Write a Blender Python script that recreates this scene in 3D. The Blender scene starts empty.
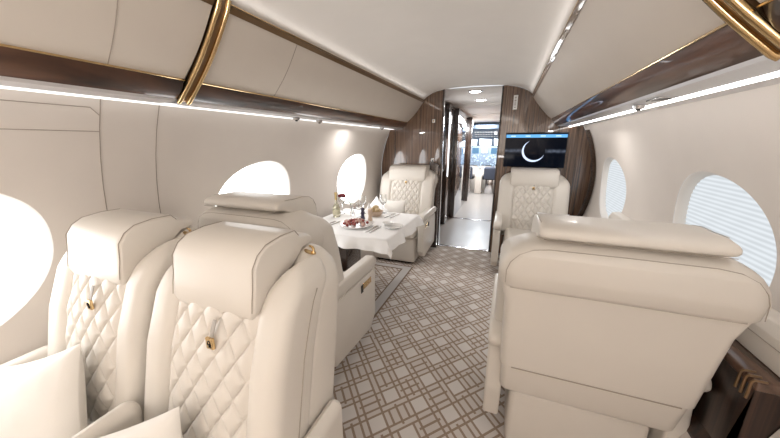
import bpy, bmesh, math, random
from math import sin, cos, pi, sqrt, radians as R
from mathutils import Vector, Matrix, noise
random.seed(4)
C = bpy.context.scene.collection
sc = bpy.context.scene

# ---------------------------------------------------------------- materials
MATS = {}
def mat(name, col, rough=.5, metal=0, coat=0, spec=.5, bump=None, sheen=0, trans=0):
    m = bpy.data.materials.new(name); m.use_nodes = True
    nt = m.node_tree; b = nt.nodes['Principled BSDF']
    b.inputs['Base Color'].default_value = (*col, 1)
    b.inputs['Roughness'].default_value = rough
    b.inputs['Metallic'].default_value = metal
    b.inputs['Coat Weight'].default_value = coat
    b.inputs['Coat Roughness'].default_value = .03
    b.inputs['Specular IOR Level'].default_value = spec
    b.inputs['Sheen Weight'].default_value = sheen
    b.inputs['Transmission Weight'].default_value = trans
    if bump:
        sc_, st, dist = bump
        tc = nt.nodes.new('ShaderNodeTexCoord'); n = nt.nodes.new('ShaderNodeTexNoise')
        n.inputs['Scale'].default_value = sc_; n.inputs['Detail'].default_value = 3
        bp = nt.nodes.new('ShaderNodeBump'); bp.inputs['Strength'].default_value = st; bp.inputs['Distance'].default_value = dist
        nt.links.new(tc.outputs['Object'], n.inputs['Vector']); nt.links.new(n.outputs['Fac'], bp.inputs['Height'])
        nt.links.new(bp.outputs['Normal'], b.inputs['Normal'])
        # faint mottling of the base colour
        mx = nt.nodes.new('ShaderNodeMix'); mx.data_type = 'RGBA'
        n2 = nt.nodes.new('ShaderNodeTexNoise'); n2.inputs['Scale'].default_value = 6
        nt.links.new(tc.outputs['Object'], n2.inputs['Vector']); nt.links.new(n2.outputs['Fac'], mx.inputs[0])
        mx.inputs[6].default_value = (*[c*.97 for c in col], 1); mx.inputs[7].default_value = (*[min(1, c*1.03) for c in col], 1)
        nt.links.new(mx.outputs[2], b.inputs['Base Color'])
    MATS[name] = m
    return m
def emit(name, col, st):
    m = bpy.data.materials.new(name); m.use_nodes = True
    nt = m.node_tree; nt.nodes.clear()
    e = nt.nodes.new('ShaderNodeEmission'); o = nt.nodes.new('ShaderNodeOutputMaterial')
    e.inputs[0].default_value = (*col, 1); e.inputs[1].default_value = st
    nt.links.new(e.outputs[0], o.inputs[0]); return m

leather = mat('cream_leather', (.715, .668, .605), .42, coat=.06, bump=(260, .10, .002))
leather_w = mat('white_leather', (.715, .668, .605), .42, coat=.06, bump=(260, .10, .002))
piping_m = mat('leather_seam', (.40, .345, .29), .7)
liner = mat('woven_wall_liner', (.68, .625, .575), .8, bump=(420, .12, .002))
ceil_m = mat('ceiling_fabric', (.78, .745, .705), .85, bump=(300, .06, .001))
bin_m = mat('bin_leather', (.63, .57, .505), .55, bump=(300, .06, .001))
valance_m = mat('valance_silver', (.66, .65, .66), .32, metal=.35)
brass = mat('polished_brass', (.70, .51, .27), .18, metal=1)
bronze = mat('dark_bronze', (.22, .135, .07), .3, metal=.9, coat=.5)
steel = mat('polished_steel', (.72, .72, .74), .12, metal=1)
black = mat('black_plastic', (.012, .012, .014), .25)
seam_m = mat('panel_seam', (.34, .29, .25), .8)
linen = mat('white_linen', (.90, .89, .88), .8, sheen=.2, bump=(90, .25, .004))
pillow_m = mat('pillow_cotton', (.80, .765, .715), .75, sheen=.2, bump=(300, .2, .002))
china = mat('white_china', (.86, .85, .83), .15, coat=.4)
silver = mat('silver_cutlery', (.55, .54, .53), .18, metal=1)
hall_floor = mat('corridor_floor', (.31, .285, .265), .3, coat=.25)
lava = mat('cream_paint', (.68, .62, .56), .5)
bluegrey = mat('cockpit_lining', (.07, .09, .125), .6)
bluepanel = mat('cockpit_panel', (.22, .28, .36), .5)
navy = mat('pepper_mill_finish', (.03, .025, .06), .3, coat=.4)
beechw = mat('salt_mill_wood', (.55, .42, .32), .45)
straw = mat('berry_red', (.27, .05, .04), .3, coat=.3)
meat = mat('pale_pink_food', (.55, .34, .28), .4)
green = mat('leaf_green', (.07, .14, .04), .5)
rose_m = mat('rose_red', (.16, .008, .016), .6)
bread = mat('bread_crust', (.60, .46, .27), .7, bump=(60, .5, .004))
strap_m = mat('grey_strap', (.42, .39, .36), .6)
glass = mat('clear_glass', (.97, .98, .98), .02, trans=1)
wrap = mat('gold_foil', (.72, .55, .26), .25, metal=.9)
skyglow = emit('cockpit_daylight', (.82, .92, 1), 3.0)
cove_s = emit('starboard_cove_light', (1, .97, .94), 6)
cove = emit('cove_light', (1, .97, .94), 1.2)
down_e = emit('downlight_glow', (1, .97, .92), 12)

def wood(name, a, b, scale=1, coat=.8, rough=.25, axis='Z', freq=60):
    m = bpy.data.materials.new(name); m.use_nodes = True
    nt = m.node_tree; bs = nt.nodes['Principled BSDF']
    tc = nt.nodes.new('ShaderNodeTexCoord'); mp = nt.nodes.new('ShaderNodeMapping')
    s = {'Z': (freq, freq, 1.2), 'Y': (freq*.3, 1.6, freq*.3), 'X': (1.2, freq, freq)}[axis]
    mp.inputs['Scale'].default_value = s
    n = nt.nodes.new('ShaderNodeTexNoise'); n.inputs['Scale'].default_value = scale; n.inputs['Detail'].default_value = 5
    n.inputs['Distortion'].default_value = .6
    cr = nt.nodes.new('ShaderNodeValToRGB'); cr.color_ramp.elements[0].position = .34; cr.color_ramp.elements[1].position = .68
    cr.color_ramp.elements[0].color = (*a, 1); cr.color_ramp.elements[1].color = (*b, 1)
    L = nt.links.new
    L(tc.outputs['Object'], mp.inputs[0]); L(mp.outputs[0], n.inputs['Vector']); L(n.outputs['Fac'], cr.inputs[0]); L(cr.outputs[0], bs.inputs['Base Color'])
    bs.inputs['Roughness'].default_value = rough; bs.inputs['Coat Weight'].default_value = coat; bs.inputs['Coat Roughness'].default_value = .02
    bs.inputs['Coat IOR'].default_value = 1.7 if name == 'walnut_veneer' else 1.5
    return m
walnut = wood('walnut_veneer', (.040, .018, .010), (.22, .125, .075))
burl = wood('dark_burl_gloss', (.014, .005, .003), (.15, .060, .028), scale=1.0, coat=.6, rough=.45, axis='Y', freq=24)
ebony = wood('ebony_gloss', (.010, .005, .004), (.05, .024, .015), coat=1)
ledge_dark = wood('ledge_front_wood', (.008, .004, .003), (.055, .024, .014), coat=.4, rough=.3)
ledge_w = wood('ledge_walnut', (.035, .016, .010), (.16, .09, .06), axis='Y', freq=50)

def carpet_mat():
    m = bpy.data.materials.new('lattice_carpet'); m.use_nodes = True
    nt = m.node_tree; bs = nt.nodes['Principled BSDF']; L = nt.links.new
    bs.inputs['Roughness'].default_value = .95; bs.inputs['Specular IOR Level'].default_value = .1
    def M(op, a, b=None, c=None):
        n = nt.nodes.new('ShaderNodeMath'); n.operation = op
        for i, v in enumerate((a, b, c)):
            if v is None: continue
            if isinstance(v, (int, float)): n.inputs[i].default_value = v
            else: L(v, n.inputs[i])
        return n.outputs[0]
    tc = nt.nodes.new('ShaderNodeTexCoord'); sp = nt.nodes.new('ShaderNodeSeparateXYZ'); L(tc.outputs['Object'], sp.inputs[0])
    x, y = sp.outputs[0], sp.outputs[1]
    u = M('DIVIDE', M('ADD', M('MULTIPLY', x, .75), M('MULTIPLY', y, .66)), .122)
    v = M('DIVIDE', M('SUBTRACT', M('MULTIPLY', y, .66), M('MULTIPLY', x, .75)), .122)
    u = M('ADD', u, 39.60); v = M('ADD', v, 39.66)
    i = M('FLOOR', u); j = M('FLOOR', v)
    fu = M('ABSOLUTE', M('SUBTRACT', M('FRACT', u), .5)); fv = M('ABSOLUTE', M('SUBTRACT', M('FRACT', v), .5))
    w = .048
    def near(a, t, ww=w): return M('LESS_THAN', M('ABSOLUTE', M('SUBTRACT', a, t)), ww)
    def rnd(a, b, seed):
        cb = nt.nodes.new('ShaderNodeCombineXYZ'); L(a, cb.inputs[0]); L(b, cb.inputs[1]); cb.inputs[2].default_value = seed
        wn = nt.nodes.new('ShaderNodeTexWhiteNoise'); L(cb.outputs[0], wn.inputs['Vector']); return wn.outputs['Value']
    odd = M('GREATER_THAN', M('MODULO', M('ADD', i, j), 2), .5)
    E_ = .36
    inU = M('LESS_THAN', fu, E_ + w); inV = M('LESS_THAN', fv, E_ + w)
    # square outlines and through lines
    lu = near(fu, E_); lv = near(fv, E_)
    # drop through-lines on some gaps
    dropu = M('LESS_THAN', rnd(i, M('ROUND', v), 3.0), .16); dropv = M('LESS_THAN', rnd(M('ROUND', u), j, 7.0), .16)
    lu = M('MULTIPLY', lu, M('SUBTRACT', 1, M('MULTIPLY', dropu, M('SUBTRACT', 1, inV))))
    lv = M('MULTIPLY', lv, M('SUBTRACT', 1, M('MULTIPLY', dropv, M('SUBTRACT', 1, inU))))
    # middle of the gaps
    gu = M('MULTIPLY', near(fu, .5, .03), M('LESS_THAN', rnd(M('ROUND', u), j, 11.0), .0)); gv = M('MULTIPLY', near(fv, .5, .03), M('LESS_THAN', rnd(i, M('ROUND', v), 13.0), .0))
    # odd cells: crossing bars, chosen at random
    r = rnd(i, j, 5.0)
    cu = M('MULTIPLY', M('MULTIPLY', near(fu, .0, .05), odd), M('LESS_THAN', r, .62))
    cv = M('MULTIPLY', M('MULTIPLY', near(fv, .0, .05), odd), M('GREATER_THAN', r, .40))
    t = M('MAXIMUM', M('MAXIMUM', M('MAXIMUM', lu, lv), M('MAXIMUM', cu, cv)), M('MAXIMUM', gu, gv))
    t = M('MINIMUM', t, 1)
    nz = nt.nodes.new('ShaderNodeTexNoise'); nz.inputs['Scale'].default_value = 260; L(tc.outputs['Object'], nz.inputs['Vector'])
    t2 = M('MULTIPLY', t, M('ADD', .62, M('MULTIPLY', nz.outputs['Fac'], .55)))
    sq = M('MULTIPLY', M('MULTIPLY', M('LESS_THAN', fu, E_), M('LESS_THAN', fv, E_)), M('SUBTRACT', 1, odd))
    bmx = nt.nodes.new('ShaderNodeMix'); bmx.data_type = 'RGBA'; L(sq, bmx.inputs[0])
    bmx.inputs[6].default_value = (.63, .575, .535, 1); bmx.inputs[7].default_value = (.70, .655, .62, 1)
    mx = nt.nodes.new('ShaderNodeMix'); mx.data_type = 'RGBA'; L(t2, mx.inputs[0]); L(bmx.outputs[2], mx.inputs[6]); mx.inputs[7].default_value = (.30, .215, .15, 1)
    L(mx.outputs[2], bs.inputs['Base Color'])
    bp = nt.nodes.new('ShaderNodeBump'); bp.inputs['Strength'].default_value = .5; bp.inputs['Distance'].default_value = .004
    L(M('ADD', nz.outputs['Fac'], M('MULTIPLY', t, -.6)), bp.inputs['Height']); L(bp.outputs[0], bs.inputs['Normal'])
    return m
carpet = carpet_mat()
carpet_band = mat('carpet_band', (.55, .52, .50), .95, bump=(260, .5, .004))
carpet_line = mat('carpet_band_edge', (.22, .155, .11), .95)

def blind(name, col, st, dark):
    m = bpy.data.materials.new(name); m.use_nodes = True
    nt = m.node_tree; nt.nodes.clear(); L = nt.links.new
    tc = nt.nodes.new('ShaderNodeTexCoord'); w = nt.nodes.new('ShaderNodeTexWave'); w.bands_direction = 'Z'
    w.inputs['Scale'].default_value = 16
    mx = nt.nodes.new('ShaderNodeMix'); mx.data_type = 'RGBA'
    mx.inputs[6].default_value = (*[c*dark for c in col], 1); mx.inputs[7].default_value = (*col, 1)
    e = nt.nodes.new('ShaderNodeEmission'); e.inputs[1].default_value = st
    o = nt.nodes.new('ShaderNodeOutputMaterial')
    L(tc.outputs['Object'], w.inputs['Vector']); L(w.outputs['Fac'], mx.inputs[0]); L(mx.outputs[2], e.inputs[0]); L(e.outputs[0], o.inputs[0])
    return m
blind_L = blind('sunlit_pleated_blind', (1, 1, 1), 3.8, .9)
blind_R = blind('pale_pleated_blind', (.90, .955, 1), .56, .80)

# ---------------------------------------------------------------- mesh helpers
def obj(name, bm, m, parent=None, smooth=True, angle=40, recalc=True, **props):
    if recalc: bmesh.ops.recalc_face_normals(bm, faces=bm.faces)
    if smooth:
        for f in bm.faces: f.smooth = True
        for e in bm.edges:
            if len(e.link_faces) == 2 and e.calc_face_angle(0) > R(angle): e.smooth = False
    me = bpy.data.meshes.new(name); bm.to_mesh(me); bm.free()
    ms = m if isinstance(m, (list, tuple)) else [m]
    for k in ms: me.materials.append(k)
    o = bpy.data.objects.new(name, me); C.objects.link(o)
    if parent: o.parent = parent
    for k, v in props.items(): o[k] = v
    return o
def thing(name, label, cat, loc=(0, 0, 0), rz=0, group=None):
    o = bpy.data.objects.new(name, None); C.objects.link(o); o.empty_display_size = .1
    o.location = loc; o.rotation_euler = (0, 0, rz); o['label'] = label; o['category'] = cat
    if group: o['group'] = group
    return o
def tag(o, label, cat, group=None):
    o['label'] = label; o['category'] = cat
    if group: o['group'] = group
    return o
def struct(name, bm, m, parent=None, **k):
    o = obj(name, bm, m, parent, **k)
    if not parent: o['kind'] = 'structure'
    return o
def dup(root, loc, rz, label, group=None):
    r = root.copy(); C.objects.link(r); r.location = loc; r.rotation_euler = (0, 0, rz); r['label'] = label
    if group: r['group'] = group
    for ch in list(root.children):
        c = ch.copy(); C.objects.link(c); c.parent = r
        for g in list(ch.children):
            d = g.copy(); C.objects.link(d); d.parent = c
    return r
NB = bmesh.new
def box(bm, x0, x1, y0, y1, z0, z1, bev=0, seg=3, M=None):
    g = bmesh.ops.create_cube(bm, size=1)
    vs = g['verts']
    for v in vs:
        v.co = Vector(((x0+x1)/2 + v.co.x*(x1-x0), (y0+y1)/2 + v.co.y*(y1-y0), (z0+z1)/2 + v.co.z*(z1-z0)))
    if bev:
        es = {e for v in vs for e in v.link_edges}
        r = bmesh.ops.bevel(bm, geom=list(es), offset=bev, segments=seg, profile=.5, affect='EDGES', clamp_overlap=True)
        vs = list({v for f in r['faces'] for v in f.verts} | {v for v in vs if v.is_valid})
    if M:
        for v in vs: v.co = M @ v.co
    return bm
def prism(bm, pts, x0, x1, bev=0, seg=3, ax='x'):
    """closed polygon in the other two axes, extruded along ax"""
    def P(a, b, c): return {'x': (c, a, b), 'y': (a, c, b), 'z': (a, b, c)}[ax]
    A = [bm.verts.new(P(a, b, x0)) for a, b in pts]; B = [bm.verts.new(P(a, b, x1)) for a, b in pts]
    fs = [bm.faces.new(A), bm.faces.new(B[::-1])]
    n = len(pts)
    for i in range(n): fs.append(bm.faces.new((A[i], A[(i+1) % n], B[(i+1) % n], B[i])))
    if bev:
        es = [e for e in {e for f in fs for e in f.edges}]
        bmesh.ops.recalc_face_normals(bm, faces=fs)
        bmesh.ops.bevel(bm, geom=es, offset=bev, segments=seg, profile=.5, affect='EDGES', clamp_overlap=True)
    return bm
def rrect(x0, x1, y0, y1, r, k=6):
    r = min(r, (x1-x0)/2*.999, (y1-y0)/2*.999)
    out = []
    for cx, cy, a in ((x1-r, y1-r, 0), (x0+r, y1-r, 90), (x0+r, y0+r, 180), (x1-r, y0+r, 270)):
        for i in range(k+1):
            t = R(a + 90*i/k); out.append((cx + r*cos(t), cy + r*sin(t)))
    return out
def loft(bm, rings, cap=True):
    prev = None; first = None
    for r in rings:
        vs = [bm.verts.new(p) for p in r]
        if prev:
            n = len(vs)
            for i in range(n): bm.faces.new((prev[i], prev[(i+1) % n], vs[(i+1) % n], vs[i]))
        else: first = vs
        prev = vs
    if cap: bm.faces.new(first[::-1]); bm.faces.new(prev)
    return bm
def slices(bm, lv, k=6, topr=.05, botr=.01, n=7):
    """lv: list of (z,x0,x1,y0,y1,rc) bottom to top; the top and bottom edges are rounded by topr/botr (x uses topx)"""
    tx = topr if isinstance(topr, tuple) else (topr, topr)
    zt, zb = lv[-1][0], lv[0][0]
    def ev(z):
        for a, b in zip(lv, lv[1:]):
            if z <= b[0] + 1e-9:
                t = (z-a[0])/(b[0]-a[0]) if b[0] > a[0] else 0
                t = max(0, min(1, t)); s = t
                return [a[i] + (b[i]-a[i])*s for i in range(6)]
        return list(lv[-1])
    zs = set(round(a[0], 5) for a in lv)
    m = max(tx)
    for i in range(n+1):
        zs.add(round(zt - m*(1-sin(pi/2*i/n)), 5))
        zs.add(round(zb + botr*(1-cos(pi/2*i/n)), 5))
    rings = []
    for z in sorted(zs):
        _, x0, x1, y0, y1, rc = ev(z)
        def ins(r):
            d = zt - z
            return 0 if d >= r or r <= 0 else r - sqrt(max(0, r*r - (r-d)**2))
        ix, iy = ins(tx[0]), ins(tx[1])
        db = z - zb
        ib = 0 if db >= botr or botr <= 0 else botr - sqrt(max(0, botr**2 - (botr-db)**2))
        x0 += ix+ib; x1 -= ix+ib; y0 += iy+ib; y1 -= iy+ib
        if x1-x0 < .004: c = (x0+x1)/2; x0, x1 = c-.002, c+.002
        if y1-y0 < .004: c = (y0+y1)/2; y0, y1 = c-.002, c+.002
        rings.append([(a, b, z) for a, b in rrect(x0, x1, y0, y1, rc, k)])
    return loft(bm, rings)
def tube(bm, pts, r=.003, n=8, closed=False):
    pts = [Vector(p) for p in pts]; rings = []; N = len(pts)
    up = None
    for i, p in enumerate(pts):
        a = pts[(i-1) % N] if closed else pts[max(0, i-1)]; b = pts[(i+1) % N] if closed else pts[min(N-1, i+1)]
        t = (b-a).normalized()
        if up is None: up = Vector((0, 0, 1)) if abs(t.z) < .9 else Vector((1, 0, 0))
        s = t.cross(up).normalized(); up = s.cross(t).normalized()
        rr = r(i/(N-1)) if callable(r) else r
        rings.append([p + s*rr*cos(2*pi*k/n) + up*rr*sin(2*pi*k/n) for k in range(n)])
    if closed: rings.append(rings[0])
    return loft(bm, rings, cap=not closed)
def lathe(bm, prof, cx=0, cy=0, cz=0, n=24):
    rings = [[(cx + max(r, .0004)*cos(2*pi*i/n), cy + max(r, .0004)*sin(2*pi*i/n), cz + z) for i in range(n)] for r, z in prof]
    return loft(bm, rings)
def ellipsoid(bm, c, r, sub=2, M=None):
    g = bmesh.ops.create_icosphere(bm, subdivisions=sub, radius=1)
    for v in g['verts']:
        p = Vector((v.co.x*r[0], v.co.y*r[1], v.co.z*r[2]))
        if M: p = M @ p
        v.co = p + Vector(c)
    return bm

# ---------------------------------------------------------------- shell of the cabin
CX = -.365; WR = 1.22; CZ = .95; Y0, Y1 = -2.6, 3.80
BX = -.41                                  # centre of ceiling and bins
def wx(z): 
    return max(1.0, sqrt(max(0, WR*WR - (z-CZ)**2)))
WIN = [-1.18, .20, 1.60, 3.00]
WOFF = {.20: .03}
WSH = {-1: -.022, 1: .05}
def wall(side, name):
    bm = NB(); s = side
    def P(y, z): return (CX + s*wx(z), y, z)
    zlo, zhi = .62, 1.30; zc = .955; a, b = .345, .262
    def quadgrid(y0, y1, z0, z1, ny, nz):
        g = [[bm.verts.new(P(y0+(y1-y0)*i/ny, z0+(z1-z0)*j/nz)) for j in range(nz+1)] for i in range(ny+1)]
        for i in range(ny):
            for j in range(nz): bm.faces.new((g[i][j], g[i+1][j], g[i+1][j+1], g[i][j+1]))
    yend = 3.80
    quadgrid(Y0, yend, 0, zlo, 2, 14); quadgrid(Y0, yend, zhi, 1.515, 2, 6)
    edges = []
    hw = .45
    cur = Y0
    for c in WIN:
        c += WSH[side] + (WOFF.get(c, 0) if side < 0 else 0)
        quadgrid(cur, c-hw, zlo, zhi, 2, 16)
        cur = c + hw
        K = 96; rings = []
        for q in range(9):
            t = (q/8)
            ring = []
            for i in range(K):
                th = 2*pi*i/K; cx_, cz_ = cos(th), sin(th)
                # superellipse window opening
                ex, ez = a*math.copysign(abs(cx_)**.92, cx_), b*math.copysign(abs(cz_)**.92, cz_)
                ez += .15*ex
                k = min(hw/abs(ex) if abs(ex) > 1e-6 else 9e9, ((zhi-zc) if ez > 0 else (zc-zlo))/abs(ez) if abs(ez) > 1e-6 else 9e9)
                ring.append((c + ex*(1+(k-1)*t), zc + ez*(1+(k-1)*t)))
            rings.append([bm.verts.new(P(*p)) for p in ring])
        for r0, r1 in zip(rings, rings[1:]):
            for i in range(K): bm.faces.new((r0[i], r0[(i+1) % K], r1[(i+1) % K], r1[i]))
        # corners of the bay
        r1 = rings[-1]
        for sy in (1, -1):
            for zz in (zlo, zhi):
                co = bm.verts.new(P(c+sy*hw, zz))
                best = sorted(r1, key=lambda v: (v.co-co.co).length)[:1][0]; idx = r1.index(best)
                for d in (-1, 1):
                    o2 = r1[(idx+d) % K]
                    try: bm.faces.new((co, best, o2))
                    except Exception: pass
    quadgrid(cur, yend, zlo, zhi, 2, 16)
    bmesh.ops.remove_doubles(bm, verts=bm.verts, dist=.0005)
    o = struct(name, bm, liner, angle=30)
    return o
wall(-1, 'wall_port'); wall(1, 'wall_starboard')

def window(side, c, n):
    c += WSH[side] + (WOFF.get(c, 0) if side < 0 else 0)
    s = side; zc = .955; a, b = .345, .262; K = 64
    def ring(k, off, dz=0):
        out = []
        for i in range(K):
            th = 2*pi*i/K; cx_, cz_ = cos(th), sin(th)
            y = c + a*k*math.copysign(abs(cx_)**.92, cx_); z = zc + b*k*math.copysign(abs(cz_)**.92, cz_) + .15*(y-c)
            out.append((CX + s*(wx(z) + off), y, z))
        return out
    bm = NB(); loft(bm, [ring(1.0, .001), ring(.985, .004), ring(.965, .014), ring(.95, .03), ring(.94, .055)], cap=False)
    o = struct('window_%d' % n, bm, ceil_m)
    # pleated blind: vertically folded sheet closed over the pane
    bm = NB(); nz = 44; rows = []
    for j in range(nz+1):
        z = zc - b*.955 + 2*b*.955*j/nz
        h = a*.955*max(0.02, 1-abs((z-zc)/(b*.955))**2.17)**(1/2.17)
        off = .042 + (.004 if j % 2 else 0)
        rows.append([bm.verts.new((CX + s*(wx(z + .15*(-h+2*h*i/10))+off), c - h + 2*h*i/10, z + .15*(-h+2*h*i/10))) for i in range(11)])
    for r0, r1 in zip(rows, rows[1:]):
        for i in range(10): bm.faces.new((r0[i], r0[i+1], r1[i+1], r1[i]))
    obj('pleated_blind', bm, blind_L if s < 0 else blind_R, o)
n = 1
for s in (-1, 1):
    for c in WIN: window(s, c, n); n += 1

# wall panel seams (port side)
def seam_path(side, pts, r=.0016):
    bm = NB(); P = []
    for (ya, za), (yb, zb) in zip(pts, pts[1:]):
        for i in range(9):
            t = i/8; z = za+(zb-za)*t; P.append((CX + side*(wx(z)-.0004), ya+(yb-ya)*t, z))
    tube(bm, [p for k, p in enumerate(P) if k == 0 or (Vector(p)-Vector(P[k-1])).length > 1e-5], r, 5)
    return bm
struct('trim_1', seam_path(-1, [(.735, .62), (.735, 1.512)]), seam_m)
struct('trim_2', seam_path(-1, [(.945, .62), (.945, 1.512)]), seam_m)
struct('trim_3', seam_path(-1, [(-1.0, 1.39), (.735, 1.39)]), seam_m)
struct('trim_4', seam_path(-1, [(-1.0, 1.475), (.705, 1.475), (.733, 1.45)]), seam_m)

# floor
bm = NB(); box(bm, CX-1.02, CX+1.02, Y0, 3.82, -.04, 0); fl = struct('floor', bm, carpet, smooth=False)
# inlaid carpet band around the dining table
bm = NB(); box(bm, -.965, -.885, 1.30, 2.97, .0, .004); box(bm, -1.34, -.965, 2.90, 2.97, .0, .004)
o = struct('trim_5', bm, carpet_band, smooth=False)
bm = NB(); box(bm, -.885, -.872, 1.30, 2.985, 0, .0045); box(bm, -1.34, -.872, 2.97, 2.985, 0, .0045); box(bm, -.978, -.965, 1.30, 2.90, 0, .0045); box(bm, -1.34, -.965, 2.887, 2.90, 0, .0045)
obj('band_edge', bm, carpet_line, o, smooth=False)

# ceiling: vaulted sheet between the bins
def ceil_prof():
    pts = [(.612, 1.845), (.585, 1.868), (.55, 1.893), (.50, 1.918), (.44, 1.938), (.36, 1.953), (.26, 1.963), (.14, 1.969), (0, 1.971)]
    return [(-a, b) for a, b in pts] + [(a, b) for a, b in pts[::-1][1:]]
CP = ceil_prof()
bm = NB(); g = [[bm.verts.new((BX+a, y, b)) for a, b in CP] for y in (Y0, -1, .5, 2, 3.80)]
for r0, r1 in zip(g, g[1:]):
    for i in range(len(CP)-1): bm.faces.new((r0[i], r0[i+1], r1[i+1], r1[i]))
struct('ceiling', bm, ceil_m)
# closing skin above the bins and coves
for s, nm in ((-1, 'trim_6'), (1, 'trim_7')):
    bm = NB(); pr = [(.612, 1.850), (.80, 1.86), (1.12, 1.70), (wx(1.515)+.002-(.045 if s > 0 else -.045)*-1, 1.53)]
    pr[-1] = (CX*s*1 - BX*s*1 + wx(1.515) + .003, 1.525)
    A = [[bm.verts.new((BX+s*a, y, b)) for a, b in pr] for y in (Y0, 3.80)]
    for i in range(3): bm.faces.new((A[0][i], A[0][i+1], A[1][i+1], A[1][i]))
    struct(nm, bm, ceil_m)

# overhead bins, one long unit each side of each brass band
UP, MID, LOW = (.612, 1.822), (.814, 1.590), (.880, 1.522)
def overhead_bin(s, y0, y1, label, seams):
    t = thing('overhead_bin', label, 'overhead bin', (BX+s*.8, (y0+y1)/2, 1.5), 0, 'overhead bins along both sides')
    ox, oy, oz = BX+s*.8, (y0+y1)/2, 1.5
    def P(a, z): return (BX+s*a-ox, z-oz)
    def pr(pts, m, name, ya=y0, yb=y1, bev=.0):
        bm = NB(); prism(bm, [P(*p) for p in pts], ya-oy, yb-oy, bev, 2, 'y'); return obj(name, bm, m, t)
    # door face with soft bow
    face = []
    for i in range(9):
        k = i/8; a = UP[0]+(MID[0]-UP[0])*k; z = UP[1]+(MID[1]-UP[1])*k; bow = .012*sin(pi*k)
        face.append((a - bow*.75, z - bow*.66))
    d = pr(face + [(MID[0]+.05, MID[1]+.05), (UP[0]+.10, UP[1]+.02)], bin_m, 'bin_door')
    for ys in seams:
        bm = NB(); tube(bm, [(P(a-.0005, z-.0005)[0], ys-oy+.03*k/8, P(a, z-.0005)[1]) for k, (a, z) in enumerate(face)], .0014, 5)
        obj('door_seam', bm, seam_m, t)
    # glossy lower rail, convex
    f2 = []
    for i in range(7):
        k = i/6; a = MID[0]+(LOW[0]-MID[0])*k; z = MID[1]+(LOW[1]-MID[1])*k; bow = .010*sin(pi*k)
        f2.append((a-bow*.7, z-bow*.7))
    pr(f2 + [(LOW[0]+.02, LOW[1]+.05), (MID[0]+.05, MID[1]+.05)], burl, 'wood_rail')
    for nm, (a, z), r in (('rail_bead', (MID[0]-.004, MID[1]-.002), .0032),):
        bm = NB(); tube(bm, [(P(a, z)[0], y0-oy, P(a, z)[1]), (P(a, z)[0], y1-oy, P(a, z)[1])], r, 8); obj(nm, bm, brass, t)
    # bronze strip between bin and ceiling
    pr([(UP[0]-.002, UP[1]-.006), (UP[0]-.016, UP[1]+.014), (UP[0]-.004, UP[1]+.026), (UP[0]+.02, UP[1]+.02)], bronze, 'bronze_strip')
    bm = NB(); p = P(UP[0]-.014, UP[1]+.021); tube(bm, [(p[0], y0-oy, p[1]), (p[0], y1-oy, p[1])], .003, 8); obj('strip_bead', bm, brass, t)
    # underside valance
    v = pr([(LOW[0], LOW[1]), (LOW[0]+.004, LOW[1]-.010), (.975, 1.508), (.985, 1.518), (.98, 1.56), (.90, 1.56)], valance_m, 'valance')
    return t
overhead_bin(-1, .98, 3.795, 'long cream port overhead bin running from the brass band to the front bulkhead', [1.38])
overhead_bin(-1, Y0, .91, 'port overhead bin above the near window, behind the brass band', [.63])
overhead_bin(1, .88, 3.795, 'long cream starboard overhead bin reaching forward to the wall with the screen', [])
overhead_bin(1, Y0, .82, 'starboard overhead bin nearest the camera, at the upper right corner', [])
# brass bands
def band(s, y, label):
    t = thing('brass_band', label, 'trim band', (BX+s*.8, y, 1.5), 0, 'brass bands across the overhead bins')
    path = [(UP[0]-.022, UP[1]+.03)]
    for i in range(15):
        k = i/14; a = UP[0]+(LOW[0]-UP[0])*k; z = UP[1]+(LOW[1]-UP[1])*k; bow = .014*sin(pi*k)+.008
        path.append((a-bow*.75, z-bow*.66))
    path += [(LOW[0]+.006, LOW[1]-.012)]
    for dy, m, nm in ((-.020, brass, 'outer_bead'), (.020, brass, 'outer_bead')):
        bm = NB(); tube(bm, [(BX+s*a-(BX+s*.8), dy*(1-.0*k), z-1.5) for k, (a, z) in enumerate(path)], .009, 10); obj(nm, bm, m, t)
    bm = NB(); rings = []
    for a, z in path: rings.append([(BX+s*a-(BX+s*.8), -.022, z-1.5+.004), (BX+s*a-(BX+s*.8), .022, z-1.5+.004), (BX+s*(a+.012)-(BX+s*.8), .022, z-1.5+.02), (BX+s*(a+.012)-(BX+s*.8), -.022, z-1.5+.02)])
    loft(bm, rings); obj('bronze_core', bm, bronze, t)
band(-1, .945, 'curved double brass band crossing the port overhead bins')
band(1, .85, 'curved double brass band crossing the starboard bins at upper right')
# cove light strips and shelf behind them
for s, nm in ((-1, 'port'), (1, 'starboard')):
    e = s*(CX-BX) + wx(1.515) + .001
    bm = NB(); box(bm, min(BX+s*.985, BX+s*e), max(BX+s*.985, BX+s*e), Y0, 3.795, 1.514, 1.52)
    struct('trim_%d' % (8 if s < 0 else 9), bm, valance_m, smooth=False)
    bm = NB(); box(bm, min(BX+s*.990, BX+s*1.022), max(BX+s*.992, BX+s*1.012), Y0, 3.79, 1.505, 1.5135)
    tag(obj('cove_light', bm, cove if s < 0 else cove_s, smooth=False), 'thin white light line under the %s overhead bins' % nm, 'light', 'cove lights under the bins')
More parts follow.
